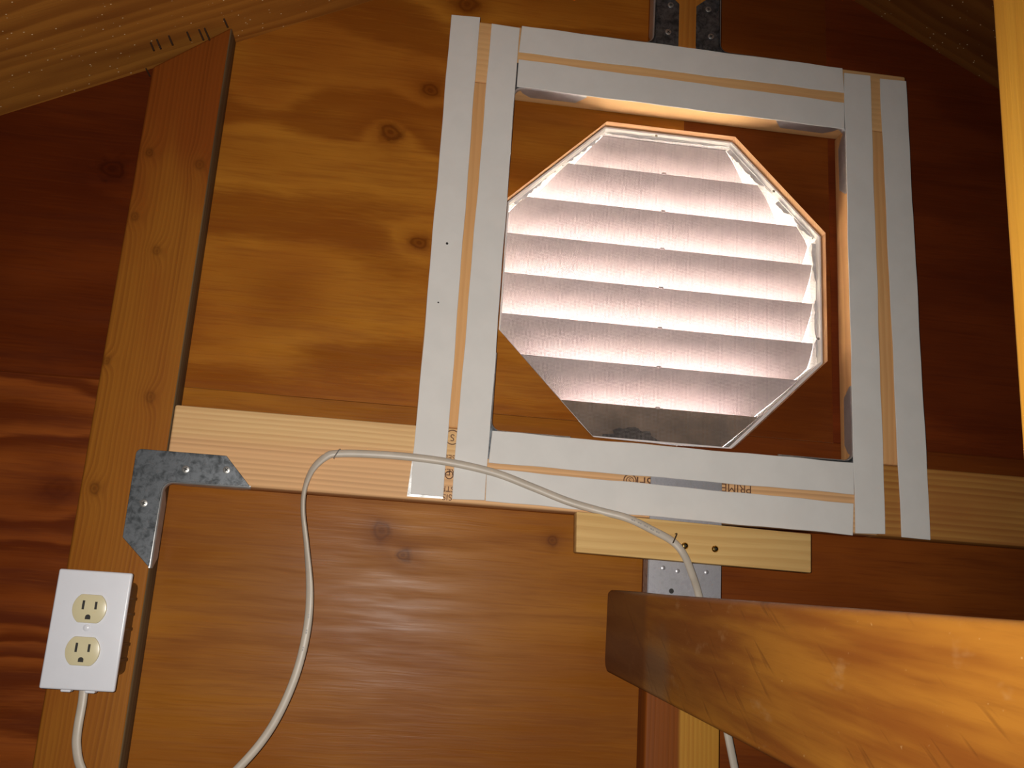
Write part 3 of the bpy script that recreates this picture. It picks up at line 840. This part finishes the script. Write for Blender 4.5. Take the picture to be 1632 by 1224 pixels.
# ---------------------------------------------------------------- cable
cp = [(134, 1092, -.030), (131, 1120, -.032), (124, 1160, -.034), (122, 1190, -.034), (130, 1226, -.032), (160, 1275, -.026), (230, 1310, -.018), (310, 1285, -.012),
      (382, 1222, -.008), (432, 1160, -.006), (468, 1085, -.005), (488, 1010, -.004), (493.5, 945, -.004), (489, 875, -.006), (483, 815, -.009), (486, 778, -.009), (499, 747, -.006),
      (521, 727, -.0048), (540, 723, -.0045), (585, 723.5, -.0055), (650, 728, -.0065), (720, 737.5, -.0068), (790, 754, -.0068), (850, 777, -.0072), (905, 799, -.010),
      (955, 814, -.018), (1000, 826, -.0235), (1040, 845, -.0245), (1072, 863, -.0245), (1090, 884, -.0245), (1103, 915, -.018), (1113, 946, -.010), (1128, 1010, -.0055), (1146, 1095, -.0035), (1156, 1150, -.0035), (1171, 1226, -.0035)]
path = spline([at(*c) for c in cp], 8)
last = path[-1]
path += [last + Vector((0.004 * k, 0.0002 * k, -.05 * k)) for k in range(1, 6)]
tw_key = {12: 25, 13: 60, 14: 75, 15: 70, 16: 40, 17: 10}
twist = []
for i in range(len(path)):
    k, fr = divmod(i / 8, 1)
    a0, a1 = tw_key.get(int(k), 0), tw_key.get(int(k) + 1, 0)
    twist.append(math.radians(a0 + (a1 - a0) * fr))
cab = fin('electric_cable', sweep(path, circ(.0046, 14, .0027), twist=twist), M['cable'], None, 0, 1, True, 60)
tag(cab, 'off-white flat electric cable looping from the outlet across the rail', 'cable')
# faint print on the cable
def cable_print(px0, n, step):
    best = min(range(len(path)), key=lambda i: (path[i] - at(*px0)).length)
    for k in range(n):
        i = best + k * step
        a, b = path[i], path[i + 1]
        t = (b - a).normalized(); s = t.cross(Vector((0, 1, 0))).normalized()
        bm = bmesh.new()
        for (u0, u1) in ((0, .0022), (.003, .0045)):
            vv = []
            for uu, ss in ((u0, -.0008), (u1, -.0008), (u1, .0008), (u0, .0008)):
                vv.append(bm.verts.new(a + t * uu + s * ss + Vector((0, -.00278, 0))))
            bm.faces.new(vv)
        fin('cable_print', bm, M['cable_ink'], cab, smooth=False)
cable_print((1005, 828, -.0235), 5, 2)
cable_print((484, 1035, -.004), 6, 3)

def staple(px, py, Y, ang, label, mat):
    p = at(px, py, Y)
    w, r_ = .0062, .0008
    pts = [(-w, .0065), (-w, -.0008), (-w + .0012, -.0022), (w - .0012, -.0022), (w, -.0008), (w, .0065)]
    ca, sa = math.cos(math.radians(ang)), math.sin(math.radians(ang))
    pp = [Vector((p.x + a * ca, Y + b, p.z + a * sa)) for a, b in pts]
    o = fin('cable_staple', sweep(pp, circ(r_, 6), up=Vector((-sa, 0, ca))), mat, None)
    tag(o, label, 'staple')
staple(537, 723, -.0055, 62, 'bright metal staple holding the cable on the pale rail', M['screw'])
staple(1075, 858, -.0255, 68, 'dark metal staple holding the cable on the pale batten', M['nail'])

# ---------------------------------------------------------------- roofing nails poking through the roof beside the stud
nn = Vector((SL, 0, -1)).normalized()
def roof_pt(px, py):
    d = ROT @ Vector(((px - IW / 2) / FPX, 1.0, -(py - IH / 2) / FPX))
    # plane z = APZ + SL (x - APX)
    k = (APZ + SL * (CAM.x - APX) - CAM.z) / (d.z - SL * d.x)
    return CAM + d * k
for (px, py, L, nth) in ((240, 68, .012, 'furthest left of the row'), (250, 63, .014, 'second from the left in the row'), (269, 57, .014, 'third from the left in the row'), (298, 51, .013, 'fourth from the left in the row'),
                         (317, 47, .016, 'third from the right in the row'), (326, 45, .018, 'second from the right in the row'), (357, 30, .013, 'furthest right of the row')):
    p = roof_pt(px, py)
    bm = sweep([p - nn * .004, p + nn * (L - .004), p + nn * L], circ(.0011, 6), up=Vector((0, 1, 0)))
    o = fin('roofing_nail', bm, M['nail'])
    tag(o, 'dark nail tip above the left stud, ' + nth, 'nail', 'nail tips through the roof')
p = at(230, 104, .034)
bm = sweep([p, p + Vector((.010, -.002, -.016))], circ(.0009, 6), up=Vector((0, 1, 0)))
tag(fin('roofing_nail', bm, M['nail']), 'dark nail lying against the red plywood just left of the stud top', 'nail', 'nail tips through the roof')

# ---------------------------------------------------------------- ridge post and joist close to the camera
PX0, PYB = 0.6445, -0.71
o = fin('ridge_post', bx(PX0, PX0 + .038, PYB - D, PYB, FLOOR, roof_z(PX0 + .038) - .004), M['post'], None, .0035, 4)
tag(o, 'bright yellow wooden post close by at the right edge', 'post')

ax = Vector((-0.03046, -0.99897, -0.03360)); upv = Vector((0, 0, 1)) - ax * ax.z; upv.normalize(); sd = Vector((0.99954, -0.03047, 0))
T = at(968, 941, -0.03)
HJ = 0.0885
prof = [(0.0, -.0015), (0.0, -HJ + .012), (0.004, -HJ + .005), (0.014, -HJ), (0.30, -HJ), (0.62, -HJ), (1.2, -HJ), (3.9, -HJ), (3.9, 0), (1.2, 0), (0.62, 0), (0.30, 0), (0.13, 0), (0.012, 0.001)]
bm = bmesh.new()
fa = [bm.verts.new(T + ax * s + upv * h) for s, h in prof]
fb = [bm.verts.new(T + ax * s + upv * h + sd * .038) for s, h in prof]
bm.faces.new(fa); bm.faces.new(fb[::-1])
for i in range(len(prof)):
    j = (i + 1) % len(prof)
    bm.faces.new((fa[i], fb[i], fb[j], fa[j]))
o = fin('ceiling_joist', bm, M['joist'], None, .004, 4)
tag(o, 'honey brown wooden joist coming towards the viewer in the lower right', 'joist')
